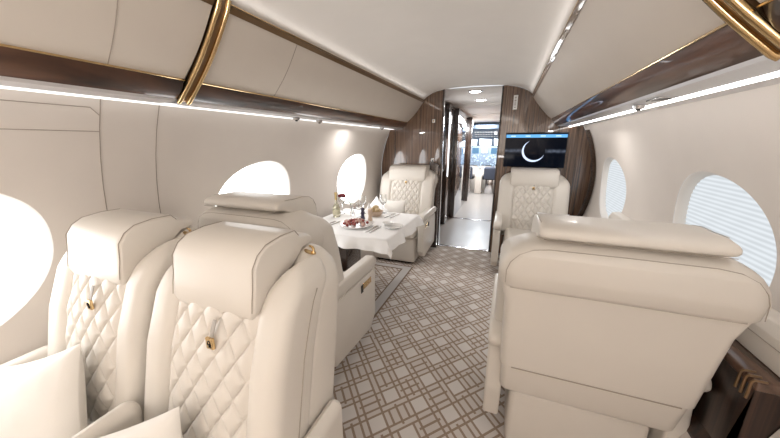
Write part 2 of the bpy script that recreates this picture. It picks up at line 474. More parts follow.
# vents / reading lights on the valance
def gasper(x, y, label):
    t = thing('air_nozzle', label, 'air nozzle', (x, y, 1.512), 0, 'air nozzles under the bins')
    bm = NB(); lathe(bm, [(.0, 0), (.020, 0), (.024, -.006), (.020, -.020), (.010, -.022), (0, -.018)]); obj('nozzle_ring', bm, steel, t)
    bm = NB(); lathe(bm, [(0, -.019), (.009, -.020), (.008, -.027), (0, -.028)], n=16); obj('nozzle_core', bm, black, t)
def psu(x, y, label):
    t = thing('reading_light', label, 'reading light', (x, y, 1.512), 0, 'reading lights under the bins')
    bm = NB(); box(bm, -.03, .03, -.06, .06, -.007, 0, .005); obj('bezel', bm, steel, t)
    bm = NB(); box(bm, -.02, .02, -.035, .035, -.009, -.006, .003); obj('lens', bm, black, t)
gasper(BX-.935, 1.75, 'round chrome air nozzle under the port bin above the second window, nearer one')
gasper(BX-.935, 2.02, 'round chrome air nozzle under the port bin, second from the camera')
psu(BX-.935, 2.85, 'chrome reading light panel under the port bin above the dining table')
gasper(BX-.935, 3.25, 'small air nozzle under the port bin close to the front bulkhead')
gasper(BX+.935, 1.72, 'dark round air nozzle under the starboard bin above the near window')
psu(BX+.935, 1.50, 'reading light panel under the starboard bin beside the air nozzle')

# ---------------------------------------------------------------- front bulkheads
def ceil_z(x):
    a = x-BX
    for (a0, b0), (a1, b1) in zip(CP, CP[1:]):
        if a0 <= a <= a1: return b0+(b1-b0)*(a-a0)/(a1-a0)
    return 1.83
def bulkhead(s, xin):
    pts = [(xin, 0), (xin, ceil_z(xin)-.001)]
    for a, z in CP:
        x = BX+a
        if (s < 0 and x < xin) or (s > 0 and x > xin): pts.append((x, z-.001))
    mid = pts[2:]; mid.sort(key=lambda p: abs(p[0]-BX)); pts = pts[:2]+mid
    pts += [(BX+s*.80, 1.80), (BX+s*1.05, 1.66)]
    zz = [1.515-.06*i for i in range(26)]
    pts += [(CX+s*(wx(z)-.002), z) for z in zz if z > .02] + [(CX+s*.998, 0)]
    return pts
def bulk(s, xin, nm):
    pts = bulkhead(s, xin); bm = NB(); prism(bm, pts, 3.80, 3.84, 0, 2, 'y')
    bmesh.ops.triangulate(bm, faces=[f for f in bm.faces if len(f.verts) > 4])
    return struct(nm, bm, walnut, smooth=False)
bulk(-1, -.775, 'wall_front_port'); bulk(1, -.112, 'wall_front_starboard')
# polished door jambs
bm = NB(); box(bm, -.785, -.765, 3.79, 3.86, 0, 1.958, .004); struct('trim_10', bm, ebony)
bm = NB(); box(bm, -.122, -.104, 3.79, 3.86, 0, 1.955, .004); struct('trim_11', bm, ebony)
# aft bulkhead behind the camera
bm = NB(); box(bm, CX-1.25, CX+1.25, Y0-.04, Y0, 0, 2.0); struct('wall_aft', bm, liner, smooth=False)
# wood cheek panels wrapping onto the side wall beside the starboard bulkhead
bm = NB()
P = [[(CX+wx(z)-.006, y, z) for z in [.0+.07*i for i in range(22)]] for y in (3.60, 3.795)]
A = [[bm.verts.new(p) for p in r] for r in P]
for i in range(21): bm.faces.new((A[0][i], A[0][i+1], A[1][i+1], A[1][i]))
bmesh.ops.solidify(bm, geom=bm.faces[:], thickness=.004)
struct('trim_12', bm, walnut)

t = thing('low_partition', 'low dark glossy wood panel between the far port seat and the doorway', 'partition', (-.80, 3.76, 0))
bm = NB(); prism(bm, [(-.10, 0), (.025, 0), (.025, 1.02), (.012, 1.07), (-.02, 1.10), (-.10, 1.115)], -.06, .036, .008, 3, 'y'); obj('panel', bm, ebony, t)
# monitor on the starboard bulkhead
t = thing('wall_monitor', 'flat black monitor showing a dark planet with a bright crescent', 'monitor', (.272, 3.80, 1.262))
bm = NB(); box(bm, -.312, .312, -.035, -.004, -.190, .190, .004); obj('monitor_housing', bm, black, t)
def screen_mat():
    m = bpy.data.materials.new('space_picture'); m.use_nodes = True
    nt = m.node_tree; L = nt.links.new; nt.nodes.clear()
    def M(op, a, b=None):
        n = nt.nodes.new('ShaderNodeMath'); n.operation = op
        for i, v in enumerate((a, b)):
            if v is None: continue
            if isinstance(v, (int, float)): n.inputs[i].default_value = v
            else: L(v, n.inputs[i])
        return n.outputs[0]
    tc = nt.nodes.new('ShaderNodeTexCoord'); sp = nt.nodes.new('ShaderNodeSeparateXYZ'); L(tc.outputs['Object'], sp.inputs[0])
    x, z = sp.outputs[0], sp.outputs[2]
    dx = M('ADD', x, .010); dz = M('ADD', z, .010)
    r = M('SQRT', M('ADD', M('MULTIPLY', dx, dx), M('MULTIPLY', dz, dz)))
    # crescent: outer disc minus a disc shifted up right
    ex = M('SUBTRACT', dx, .012); ez = M('SUBTRACT', dz, .013)
    r2 = M('SQRT', M('ADD', M('MULTIPLY', ex, ex), M('MULTIPLY', ez, ez)))
    cres = M('MULTIPLY', M('LESS_THAN', r, .118), M('MULTIPLY', M('GREATER_THAN', r2, .112), 1))
    nz = nt.nodes.new('ShaderNodeTexNoise'); nz.inputs['Scale'].default_value = 28; L(tc.outputs['Object'], nz.inputs[0])
    band = M('MULTIPLY', M('POWER', 2.718, M('MULTIPLY', M('MULTIPLY', M('ADD', z, .008), M('ADD', z, .008)), -4500)), M('POWER', nz.outputs['Fac'], 1.6))
    band = M('MULTIPLY', band, M('GREATER_THAN', r, .118)); band = M('MULTIPLY', band, .25)
    sky = M('MULTIPLY', M('GREATER_THAN', r, .118), .001)
    tot = M('ADD', cres, M('ADD', band, sky))
    mx = nt.nodes.new('ShaderNodeMix'); mx.data_type = 'RGBA'; L(tot, mx.inputs[0]); mx.inputs[6].default_value = (.0, .001, .004, 1); mx.inputs[7].default_value = (.62, .72, .95, 1)
    e = nt.nodes.new('ShaderNodeEmission'); L(mx.outputs[2], e.inputs[0]); e.inputs[1].default_value = .9
    g = nt.nodes.new('ShaderNodeBsdfGlossy'); g.inputs['Roughness'].default_value = .08; g.inputs['Color'].default_value = (.008, .008, .008, 1)
    ad = nt.nodes.new('ShaderNodeAddShader'); o = nt.nodes.new('ShaderNodeOutputMaterial'); L(e.outputs[0], ad.inputs[0]); L(g.outputs[0], ad.inputs[1]); L(ad.outputs[0], o.inputs[0])
    return m
bm = NB(); box(bm, -.304, .304, -.038, -.034, -.183, .183); scr = obj('screen', bm, screen_mat(), t, smooth=False)
bm = NB(); box(bm, -.304, .304, -.040, -.037, .135, .168); bar = obj('menu_bar', bm, emit('menu_blue', (.12, .36, .72), 1.0), scr, smooth=False)
for xx in (-.23, -.08, .07, .22):
    bm = NB()
    for k in range(5): box(bm, xx-.024+k*.010, xx-.017+k*.010, -.0415, -.0395, .146, .157)
    obj('menu_text', bm, emit('menu_white', (.8, .9, 1), .9), scr, smooth=False)
# vertical placard
t = thing('placard', 'small white upright placard with grey lettering on the wood above the screen', 'sign', (.028, 3.80, 1.775))
bm = NB(); box(bm, -.022, .022, -.006, -.0005, -.075, .075, .002); obj('plate', bm, china, t)
bm = NB()
for k, (w_, h_) in enumerate(((.018, .010), (.014, .006), (.018, .012), (.016, .005), (.018, .010), (.012, .006), (.018, .008))): box(bm, -w_/2-.002, w_/2-.002, -.0075, -.0055, .052-.0175*k-h_/2, .052-.0175*k+h_/2)
obj('lettering', bm, mat('placard_grey', (.25, .22, .2), .6), t, smooth=False)
# switches on port bulkhead
for zz, nm, lb in ((1.60, 'wall_switch', 'small cream square switch high on the port wood bulkhead'), (1.125, 'door_latch', 'small oval chrome latch plate on the port bulkhead beside the seat')):
    t = thing(nm, lb, 'switch' if zz > 1.3 else 'latch', (-.885, 3.80, zz))
    bm = NB(); box(bm, -.017, .017, -.008, -.0005, -.02 if zz > 1.3 else -.028, .02 if zz > 1.3 else .028, .004); obj('cover_plate', bm, china if zz > 1.3 else steel, t)
    bm = NB(); box(bm, -.007, .007, -.012, -.007, -.010, .010, .002); obj('button', bm, brass if zz > 1.3 else black, t)

# ---------------------------------------------------------------- corridor and cockpit
bm = NB(); box(bm, -1.25, -.05, 3.82, 9.3, -.04, 0); struct('floor_corridor', bm, hall_floor, smooth=False)
bm = NB()
prof = [(-1.25, 1.90), (-1.0, 1.945), (-.75, 1.962), (-.45, 1.966), (-.05, 1.962)]
cuts = [(3.84, 0), (5.4, 0), (5.42, -.03), (7.0, -.03), (7.02, -.06), (9.0, -.10)]
g = [[bm.verts.new((x, y, z+dz)) for x, z in prof] for y, dz in cuts]
for r0, r1 in zip(g, g[1:]):
    for i in range(len(prof)-1): bm.faces.new((r0[i], r0[i+1], r1[i+1], r1[i]))
struct('ceiling_corridor', bm, ceil_m)
bm = NB(); box(bm, -.10, -.06, 3.84, 5.42, 0, 1.97); box(bm, -.15, -.11, 5.42, 7.2, 0, 1.97); box(bm, -.19, -.15, 7.2, 9.3, 0, 1.97)
struct('wall_corridor_starboard', bm, walnut, smooth=False)
bm = NB(); box(bm, -1.30, -1.26, 3.84, 9.3, 0, 1.97); struct('wall_corridor_port', bm, liner, smooth=False)
for i, (y, z0) in enumerate(((3.80, 0), (5.38, 0))):
    bm = NB(); box(bm, -.775 if i == 0 else -.93, -.112, y, y+.045, 0, .008, .002)
    struct('threshold_%d' % (i+1), bm, steel)
    bm = NB()
    for x in ((-.74, -.67), (-.62, -.59)) if i == 0 else ((-.80, -.77), (-.70, -.685)): box(bm, x[0], x[1], y+.004, y+.041, .008, .0088)
    struct('trim_%d' % (13+i), bm, black, smooth=False)
for x, y, lb in ((-.45, 4.14, 'round recessed ceiling light nearest the cabin doorway'), (-.45, 4.98, 'second round recessed ceiling light down the corridor')):
    t = thing('ceiling_downlight', lb, 'light', (x, y, 1.964), 0, 'corridor downlights')
    bm = NB(); lathe(bm, [(.0, .0), (.085, 0), (.088, -.006), (.075, -.008), (.070, -.004), (0, -.004)]); obj('trim_ring', bm, china, t)
    bm = NB(); lathe(bm, [(0, -.0045), (.068, -.0045), (.066, -.009), (0, -.010)]); obj('lens', bm, down_e, t)
# galley tower on the port side of the corridor
t = thing('galley_cabinet', 'dark glossy galley cabinet with a bright steel niche on the corridor left', 'cabinet', (-1.06, 4.6, 0))
bm = NB(); box(bm, -.19, .13, -.76, .0, 0, 1.955, .004); obj('cabinet_body', bm, walnut, t)
bm = NB(); box(bm, -.19, .16, .30, .78, 0, 1.92, .004); obj('cabinet_side', bm, ebony, t)
bm = NB(); box(bm, -.19, .10, 0, .30, 0, .9, .004); obj('lower_door', bm, ebony, t)
bm = NB(); box(bm, -.19, .13, 0, .30, .90, .93, .004); obj('counter', bm, steel, t)
bm = NB(); box(bm, -.19, .10, 0, .30, 1.45, 1.93, .004); obj('upper_door', bm, ebony, t)
bm = NB(); box(bm, .10, .105, .02, .05, .93, 1.9, .001); box(bm, .165, .17, .33, .37, .8, 1.8, .001); obj('light_strip', bm, emit('galley_glow', (.9, .95, 1), 2.2), t, smooth=False)
bm = NB(); box(bm, .131, .137, -.70, -.66, .2, 1.9, .002); obj('steel_edge', bm, steel, t)
for zz in (1.25, .85, .45):
    bm = NB(); box(bm, .13, .145, -.45, -.38, zz, zz+.10, .004); obj('handle', bm, steel, t)
# partitions / wardrobes farther down
t = thing('wardrobe_partition', 'dark wood partition with a mirrored side panel, halfway down the corridor', 'partition', (-1.0, 5.9, 0))
bm = NB(); box(bm, -.25, .17, -.5, -.43, 0, 1.90, .004); obj('panel', bm, ebony, t)
bm = NB(); box(bm, -.25, .165, -.43, 1.10, 0, 1.88, .004); obj('cabinet_body', bm, mat('mirror_panel', (.6, .66, .72), .06, metal=1), t)
t = thing('cockpit_partition', 'narrow dark wood partition just before the cockpit', 'partition', (-1.0, 7.2, 0))
bm = NB(); box(bm, -.25, .20, -.06, .06, 0, 1.88, .004); obj('panel', bm, ebony, t)
bm = NB(); box(bm, .205, .215, -.05, .05, .1, 1.85, .003); obj('edge_trim', bm, steel, t)
bm = NB(); box(bm, -.10, .12, .3, .8, 0, 1.86, .004); obj('light_panel', bm, lava, t)
# cockpit
bm = NB(); box(bm, -1.25, -.05, 9.26, 9.30, 0, 1.95); struct('wall_cockpit', bm, bluegrey, smooth=False)
for k, (x0, x1) in enumerate(((-1.12, -.86), (-.80, -.46), (-.40, -.20))):
    bm = NB(); prism(bm, [(x0+.02, 1.26), (x1-.01, 1.25), (x1, 1.42), (x0, 1.44)], 9.235, 9.255, 0, 2, 'y'); o = struct('window_%d' % (11+k), bm, skyglow, smooth=False)
t = thing('roof_switch_panel', 'blue grey curved panel of switches above the cockpit windows', 'control panel', (-.6, 8.9, 1.53))
bm = NB(); prism(bm, [(.34, -.06), (-.30, .16), (-.28, .26), (.34, .26)], -.55, .42, .01, 2, 'x'); obj('panel_body', bm, bluegrey, t)
bm = NB()
for i in range(9):
    for j in range(3): box(bm, -.30+.07*i, -.26+.07*i, -.13+.17*j, -.10+.17*j, .07-.055*j, .085-.055*j, .002)
obj('switches', bm, china, t)['kind'] = 'stuff'
bm = NB(); box(bm, .22, .28, -.12, -.10, .02, .08, .003); obj('dome_light', bm, emit('dome', (1, 1, 1), 2), t)
t = thing('instrument_panel', 'cockpit instrument panel with glowing screens and a white card', 'control panel', (-.6, 8.9, 0))
bm = NB(); box(bm, -.6, .42, -.05, .25, .72, 1.24, .02); obj('panel_body', bm, bluepanel, t)
for x in (-.50, -.25, .0, .25):
    bm = NB(); box(bm, x-.09, x+.09, -.058, -.049, 1.04, 1.19, .004); obj('display', bm, emit('display', (.10, .20, .32), 1.2), t)
bm = NB(); box(bm, -.08, .08, -.075, -.06, 1.05, 1.20, .002); obj('white_card', bm, china, t)
bm = NB()
for k in range(150):
    x = random.uniform(-.55, .40); z = random.uniform(.62, 1.0); s = random.uniform(.006, .018); box(bm, x-s, x+s, -.07, -.05, z-s, z+s)
obj('switches', bm, mat('switch_pale', (.55, .68, .85), .4), t, smooth=False)['kind'] = 'stuff'
bm = NB(); box(bm, -.6, .42, -.03, .2, 0, .70, .01); obj('lower_panel', bm, lava, t)
def pilot_seat(x, lb):
    t = thing('pilot_seat', lb, 'seat', (x, 8.35, 0), 0, 'pilot seats')
    bm = NB(); slices(bm, [(.40, -.15, .15, -.06, .05, .04), (.72, -.14, .14, -.10, .0, .04)], topr=.05); obj('backrest', bm, mat('pilot_sheepskin_%s' % ('a' if x < -.5 else 'b'), (.05, .06, .09), .8), t)
    bm = NB(); box(bm, -.18, .18, -.05, .35, .38, .48, .03); obj('seat_cushion', bm, black, t)
    bm = NB(); box(bm, -.10, .10, .0, .25, 0, .38, .01); obj('pedestal', bm, steel, t)
pilot_seat(-.98, 'dark pilot seat on the left of the cockpit'); pilot_seat(-.40, 'dark pilot seat on the right of the cockpit')
t = thing('cockpit_console', 'pale centre console between the pilot seats', 'console', (-.68, 8.45, 0))
bm = NB(); box(bm, -.09, .09, -.1, .38, 0, .50, .02); obj('console_body', bm, lava, t)
bm = NB()
for i in range(5): box(bm, -.05+.022*i, -.044+.022*i, .1, .13, .50, .60, .002)
obj('levers', bm, china, t)

# ---------------------------------------------------------------- seats
def frontline(z, sh=0):      # local y of the front of the backrest, facing +y
    P = [(.40, .005), (.57, .0), (.80, -.052), (.93, -.100), (1.0, -.150), (1.06, -.195)]
    for (a, p), (b, q) in zip(P, P[1:]):
        if z <= b: return sh + p + (q-p)*max(0, (z-a))/(b-a)
    return sh + P[-1][1]
def rearline(z, sh=0):
    P = [(.30, -.235), (.50, -.288), (.85, -.352), (.98, -.372), (1.06, -.375)]
    for (a, p), (b, q) in zip(P, P[1:]):
        if z <= b: return sh + p + (q-p)*max(0, (z-a))/(b-a)
    return sh + P[-1][1]
def quilt(bm, hw, z0, z1, sh, dx=.066, dz=.096, cut=.0, nx=84, nz=160, off=0.0):
    g = []
    for j in range(nz+1):
        row = []
        for i in range(nx+1):
            x = -hw + 2*hw*i/nx; z = z0 + (z1-z0)*j/nz
            u = x/dx + z/dz; v = x/dx - z/dz
            du = abs(((u) % 1)-.5)*2; dv = abs(((v) % 1)-.5)*2   # 1 on seams
            p = (1-max(du, dv)**3.2)
            groove = max(0, 1-(1-max(du, dv))/.10)
            e = min(1, (hw-abs(x))/.02)
            y = frontline(z, sh) + off + .0095*p*e - .004*groove + .012*(1-(x/hw)**2)
            row.append(bm.verts.new((x, y, z)))
        g.append(row)
    for a, b in zip(g, g[1:]):
        for i in range(nx): bm.faces.new((a[i], a[i+1], b[i+1], b[i]))
    bmesh.ops.recalc_face_normals(bm, faces=bm.faces)
    # closed back so that it has thickness
    g0 = [v for v in bm.verts]
    r = bmesh.ops.extrude_edge_only(bm, edges=[e for e in bm.edges if e.is_boundary])
    for v in [q for q in r['geom'] if isinstance(q, bmesh.types.BMVert)]: v.co.y -= .035
def capmesh(hw, sh, zt, zbot, frontout, ylip, zlip, th=.03, rx=.03, taper=.0):
    """headrest: hangs in front, runs over the top and ends in a lip behind"""
    ya = frontline(.95, sh) + frontout
    out = [(ya-.030, zbot), (ya-.008, zbot+.006), (ya, zbot+.03), (ya-.004, zbot+.08), (ya-.016, zt-.055), (ya-.036, zt-.026), (ya-.066, zt-.008), (ya-.12, zt), (ya-.18, zt-.001), (ylip+.06, zlip+.028), (ylip+.018, zlip+.021), (ylip+.004, zlip+.012)]
    inn = [(ylip+.001, zlip-.004), (ylip+.010, zlip-.013), (ylip+.05, zlip-.018), (ya-.18, 1.02), (ya-.13, .99), (ya-.095, .96), (ya-.075, zbot+.02)]
    poly = out + inn
    cy = sum(p[0] for p in poly)/len(poly); cz = sum(p[1] for p in poly)/len(poly)
    # inset by vertex normals
    n = len(poly); nor = []
    for i in range(n):
        a = Vector(poly[i-1]); b = Vector(poly[(i+1) % n]); t = (b-a).normalized(); nor.append(Vector((-t.y, t.x)))
    area = sum(poly[i][0]*poly[(i+1) % n][1]-poly[(i+1) % n][0]*poly[i][1] for i in range(n))
    sg = 1 if area > 0 else -1
    bm = NB(); rings = []
    K = 6
    for side in (-1, 1):
        rng = range(K+1) if side < 0 else range(K, -1, -1)
        for k in rng:
            a = pi/2*k/K; ins = min(.010, rx*.45)*(1-sin(a)); x = side*(hw - rx*(1-cos(pi/2-a)) if False else hw - rx + rx*cos(a))
            ring = []
            for (py, pz), nn in zip(poly, nor):
                q = Vector((py, pz)) + nn*sg*ins
                # rounded lower corners of the hanging front
                d = (abs(x) - (hw-.05))/.05
                if pz < zbot+.07 and d > 0: q.y += (zbot+.07-pz)*min(1, d)**2*.55
                ring.append((x*(1-taper*max(0, (ya-py))), q.x, q.y))
            rings.append(ring)
    # extra rings near corners for the rounded lower edge
    loft(bm, rings)
    bmesh.ops.recalc_face_normals(bm, faces=bm.faces)
    return bm
def cap_seams(hr, hw, sh, zt, zbot, frontout, ylip, zlip):
    ya = frontline(.95, sh) + frontout
    out = [(ya+.0005, zbot+.05), (ya-.004, zbot+.08), (ya-.010, (zbot+zt)/2), (ya-.016, zt-.055), (ya-.036, zt-.026), (ya-.066, zt-.008), (ya-.12, zt), (ya-.18, zt-.001), (ylip+.06, zlip+.028)]
    for s in (-1, 1):
        bm = NB(); tube(bm, [(s*(hw-.006), y, z-.0015) for y, z in out], .0013, 5); obj('headrest_piping', bm, piping_m, hr)
def subd(o, n=1):
    m = o.modifiers.new('Subdivision', 'SUBSURF'); m.levels = n; m.render_levels = n; return o

def tag_strap(t, x, z, sh, m=None):
    y = frontline(z, sh)+.022
    bm = NB(); box(bm, x-.006, x+.006, y-.004, y-.001, z+.015, z+.060, .001)
    for v in bm.verts: v.co.y += .010*sin((v.co.z-z)/.09*pi) ; v.co.x -= (v.co.z-z)*.12; v.co.y += (frontline(v.co.z, sh)-frontline(z, sh))
    st = obj('pull_strap', bm, strap_m, t)
    bm = NB(); box(bm, x-.012, x+.012, y-.004, y+.004, z-.014, z+.018, .002); cl = obj('strap_clasp', bm, brass, st)
    bm = NB(); tube(bm, [(x-.005, y+.0045, z-.008), (x-.005, y+.0045, z+.004), (x-.0035, y+.0045, z+.009), (x, y+.0045, z+.011), (x+.0035, y+.0045, z+.009), (x+.005, y+.0045, z+.004), (x+.005, y+.0045, z-.001)], .0013, 5); box(bm, x-.0012, x+.0012, y+.003, y+.0055, z-.008, z+.003); obj('clasp_emblem', bm, black, st)

def double_seat(label, loc, rz, arms):
    """quilted seat of the side-by-side pair; faces local +y"""
    t = thing('quilted_seat', label, 'seat', loc, rz)
    L = leather_w
    W = .242; Q = .140; top = 1.045
    zs = [.10, .30, .50, .70, .85, .95, 1.0, top]
    bm = NB(); slices(bm, [(z, -W, W, rearline(max(z, .3)), frontline(max(z, .4))-.10, .05) for z in zs], topr=(.11, .045)); obj('seat_shell', bm, L, t)
    for s in (-1, 1):
        x0, x1 = (Q, W+.001) if s > 0 else (-W-.001, -Q)
        bm = NB(); slices(bm, [(z, x0, x1, frontline(z)-.16, frontline(z)+.012, .038) for z in [.42, .57, .70, .80, .93, 1.0, 1.035]], topr=(.075, .07), botr=.01)
        o = obj('side_bolster', bm, L, t)
        bm = NB(); xx = s*(W+.0015)
        tube(bm, [(xx, frontline(z)-.088, z) for z in [.45, .57, .7, .8, .88, .94, .97]] , .0016, 6)
        obj('bolster_seam', bm, piping_m, o)
    bm = NB(); quilt(bm, Q+.004, .44, .99, 0, off=-.008); obj('quilted_panel', bm, L, t)
    bm = capmesh(.147, 0, 1.108, .895, .026, -.345, 1.060, rx=.022); cap_seams(obj('headrest', bm, L, t, angle=80), .147, 0, 1.108, .895, .026, -.345, 1.060)
    tag_strap(t, -.03, .855, 0)
    # latch on the shoulder
    for s in (-1,):
        bm = NB(); lathe(bm, [(0, 0), (.020, 0), (.020, .003), (0, .004)], n=20)
        for v in bm.verts: v.co.x = v.co.x*.95 + s*.166; v.co.y = v.co.y*.6 - .30; v.co.z = v.co.z + 1.038 - (abs(v.co.x)-.14)*.22
        la = obj('latch_plate', bm, brass, t)
        bm = NB(); tube(bm, [(s*.170, -.31, 1.035), (s*.172, -.305, 1.048), (s*.166, -.30, 1.052), (s*.184, -.295, 1.048), (s*.186, -.29, 1.035)], .003, 8); obj('latch_hook', bm, brass, la)
    bm = NB(); box(bm, -.215, .215, -.06, .53, .30, .46, .05, 5); cu = obj('seat_cushion', bm, L, t)
    bm = NB(); box(bm, -.215, .215, -.24, .50, .02, .31, .02, 3); obj('seat_base', bm, L, t)
    for s, x0, x1, y0, zt in arms:
        bm = NB(); slices(bm, [(.05, x0, x1, y0, .58, .02), (zt-.14, x0, x1, y0, .60, .03), (zt, x0-.002, x1+.002, y0, .60, .03)], topr=.035, botr=.01); a = obj('armrest', bm, L, t)
    return t
# seats face the camera (rotated by 180 degrees): local x -> -world x
double_seat('white quilted leather seat with folded headrest, nearest the aisle of the front pair', (-.69, .40, 0), pi,
            [(-1, -.290, -.244, -.25, .60)])
double_seat('white quilted leather seat beside the port window, outer one of the front pair', (-1.21, .40, 0), pi,
            [(-1, -.306, -.246, .0, .645), (1, .235, .30, -.05, .645)])

def club_seat(label, loc, rz, quilted=True, group=None, cushion_front=.36):
    """wide swivel club seat facing local +y"""
    t = thing('club_seat', label, 'seat', loc, rz, group)
    L = leather; sh = -.035; W = .343; top = 1.045
    def hwz(z):
        if z < .80: return .303+.02*max(0, z-.4)
        if z < .86: return .312
        if z < .89: return .312+.03*((z-.86)/.03)
        return W
    # lower shell of the back
    bm = NB(); slices(bm, [(z, -hwz(z), hwz(z), rearline(z, sh)+.012, frontline(max(z, .4), sh)-.09, .03) for z in [.50, .60, .70, .80, .88, .93]], topr=.02, botr=.004); obj('back_panel', bm, L, t)
    bm = NB(); slices(bm, [(z, -(.293+.02*(z-.3)), .293+.02*(z-.3), rearline(z, sh)+.020-.03*max(0, (z-.4))*0, frontline(max(z, .4), sh)-.09, .03) for z in [.34, .42, .497]], topr=.006, botr=.02); obj('back_valance', bm, L, t)
    # upper padded shell
    ub = [(.868, -.330, .330, -.355+sh, -.17+sh, .05), (.885, -.339, .339, -.368+sh, -.16+sh, .055), (.93, -W, W, -.382+sh, -.15+sh, .06), (1.0, -W+.002, W-.002, -.386+sh, -.17+sh, .06), (top, -W+.004, W-.004, -.384+sh, -.19+sh, .06)]
    bm = NB(); slices(bm, ub, topr=(.125, .05), botr=.012, n=9); up = obj('upper_shell', bm, L, t)
    # seam arcs around the rear of the upper shell
    bm = NB(); pts = []
    for x, z in [(-.318, .895), (-.318, .94), (-.308, .97), (-.283, 1.0), (-.245, 1.02), (-.20, 1.026), (0, 1.027), (.20, 1.026), (.245, 1.02), (.283, 1.0), (.308, .97), (.318, .94), (.318, .895)]:
        d = top-z; ix = 0 if d > .125 else .125-sqrt(.125**2-(.125-d)**2); iy = 0 if d > .05 else .05-sqrt(.05**2-(.05-d)**2)
        a_ = abs(x)-(W-.002-ix-.06); yc = .06-sqrt(max(0, .06**2-a_*a_)) if a_ > 0 else 0
        pts.append((x, -.3855+sh+iy+yc, z))
    tube(bm, pts, .0012, 6); obj('shell_seam', bm, piping_m, up)
    for zz, hw_ in ((.872, .300), (.4985, .262)):
        bm = NB(); tube(bm, [(-hw_, rearline(zz, sh)+(.004 if zz > .8 else .0115), zz), (hw_, rearline(zz, sh)+(.004 if zz > .8 else .0115), zz)], .0022, 6); obj('back_seam', bm, piping_m, up)
    for s in (-1, 1):
        x0, x1 = (.185, W-.002) if s > 0 else (-W+.002, -.185)
        bm = NB(); slices(bm, [(z, x0, x1, frontline(z, sh)-.14, frontline(z, sh)+.012, .04) for z in [.42, .57, .70, .80, .93, .99, 1.02]], topr=(.09, .07), botr=.01)
        obj('side_bolster', bm, L, t)
    bm = NB()
    if quilted: quilt(bm, .19, .44, .99, sh, off=-.004)
    obj('quilted_panel', bm, L, t) if quilted else bm.free()
    if quilted: tag_strap(t, 0.0, .90, sh-.005)
    bm = capmesh(.234, sh, 1.100, .892, .030, -.385+sh, 1.074, rx=.025); cap_seams(obj('headrest', bm, L, t, angle=80), .234, sh, 1.100, .892, .030, -.385+sh, 1.074)
    bm = NB(); tube(bm, [(-.222, -.3905+sh+.002, 1.062), (.222, -.3905+sh+.002, 1.062)], .0012, 6); obj('headrest_seam', bm, piping_m, t)
    bm = NB(); box(bm, -.245, .245, -.12, cushion_front, .31, .46, .05, 5); obj('seat_cushion', bm, L, t)
    bm = NB(); box(bm, -.25, .25, -.22, cushion_front-.03, .03, .32, .025, 3); obj('seat_base', bm, L, t)
    bm = NB(); box(bm, -.22, .22, -.18, cushion_front-.08, 0, .035, .005, 2); obj('plinth', bm, black, t)
    for s in (-1, 1):
        xa, xb = s*.285, s*.353
        x0, x1 = min(xa, xb), max(xa, xb)
        bm = NB(); prism(bm, [(-.20, .14), (.26, .10), (.34, .18), (.345, .52), (-.20, .52), (-.225, .30)], x0, x1, .012, 3, 'x'); a = obj('arm_panel', bm, L, t)
        bm = NB(); prism(bm, [(-.24, .525), (.33, .525), (.365, .545), (.365, .585), (.33, .61), (-.10, .612), (-.20, .608), (-.255, .585), (-.265, .55)], x0-.004, x1+.002, .018, 4, 'x'); obj('armrest_pad', bm, L, a)
        bm = NB(); xx = s*.355; box(bm, min(xx, xx-s*.004), max(xx, xx-s*.004)+0, .14, .27, .445, .487, .0015); 
        p = obj('control_panel', bm, brass, a)
        bm = NB(); box(bm, min(xx, xx+s*.003), max(xx, xx+s*.003), .115, .145, .435, .487, .001); obj('control_button', bm, black, a)
    return t
# forward-facing, back to camera
club_seat('large cream leather club seat at right foreground, seen squarely from behind', (.348, 1.405, 0), 0)
club_seat('cream leather club seat facing the dining table, its back behind the quilted pair', (-1.105, 1.40, 0), 0).scale = (.93, 1, 1)
club_seat('cream quilted club seat across the dining table, facing the camera', (-1.125, 3.36, 0), pi).scale = (1, 1, .973)
club_seat('cream quilted club seat facing the camera below the wall monitor', (.285, 3.36, 0), pi).scale = (1, 1, .973)

# ---------------------------------------------------------------- pillows
def basis(u, v):
    u = Vector(u).normalized(); v = Vector(v); n_ = u.cross(v).normalized(); v = n_.cross(u).normalized()
    return Matrix((u, v, n_)).transposed().to_euler()
def pillow(label, loc, rot, w=.38, h=.36, th=.11, m=pillow_m, group='seat pillows'):
    bm = NB(); n = 22; tops = []; bots = []
    for j in range(n+1):
        r1, r2 = [], []
        for i in range(n+1):
            u = -1+2*i/n; v = -1+2*j/n
            k = (1-abs(u)**2.4)*(1-abs(v)**2.4)
            pin = 1-.09*(1-u*u)*abs(v)**2; pin2 = 1-.09*(1-v*v)*abs(u)**2
            x = u*w/2*pin2; y = v*h/2*pin
            z = th/2*max(0, k)**.52
            wr = .006*noise.noise(Vector((u*2.1+len(label), v*2.1, 1)))+.003*noise.noise(Vector((u*6, v*6+len(label), 2)))
            z1 = z + wr*k**.3 if k > 0 else 0
            r1.append(bm.verts.new((x, y, z1+.001))); r2.append(bm.verts.new((x, y, -z-.001)))
        tops.append(r1); bots.append(r2)
    for g, fl_ in ((tops, 0), (bots, 1)):
        for a, b in zip(g, g[1:]):
            for i in range(n):
                f = (a[i], a[i+1], b[i+1], b[i]); bm.faces.new(f[::-1] if fl_ else f)
    bd = lambda g: g[0] + [r[-1] for r in g[1:]] + g[-1][-2::-1] + [r[0] for r in g[-2:0:-1]]
    A, B = bd(tops), bd(bots)
    for i in range(len(A)): bm.faces.new((A[i], B[i], B[(i+1) % len(A)], A[(i+1) % len(A)]))
    o = obj('throw_pillow', bm, m, angle=70); o.location = loc; o.rotation_euler = rot
    tag(o, label, 'pillow', group)
    return o
pillow('white pillow on the window-side quilted seat, at the left edge', (-1.255, .285, .55), basis((.35, .09, .12), (.0, .12, .30)), .42, .36, .12)
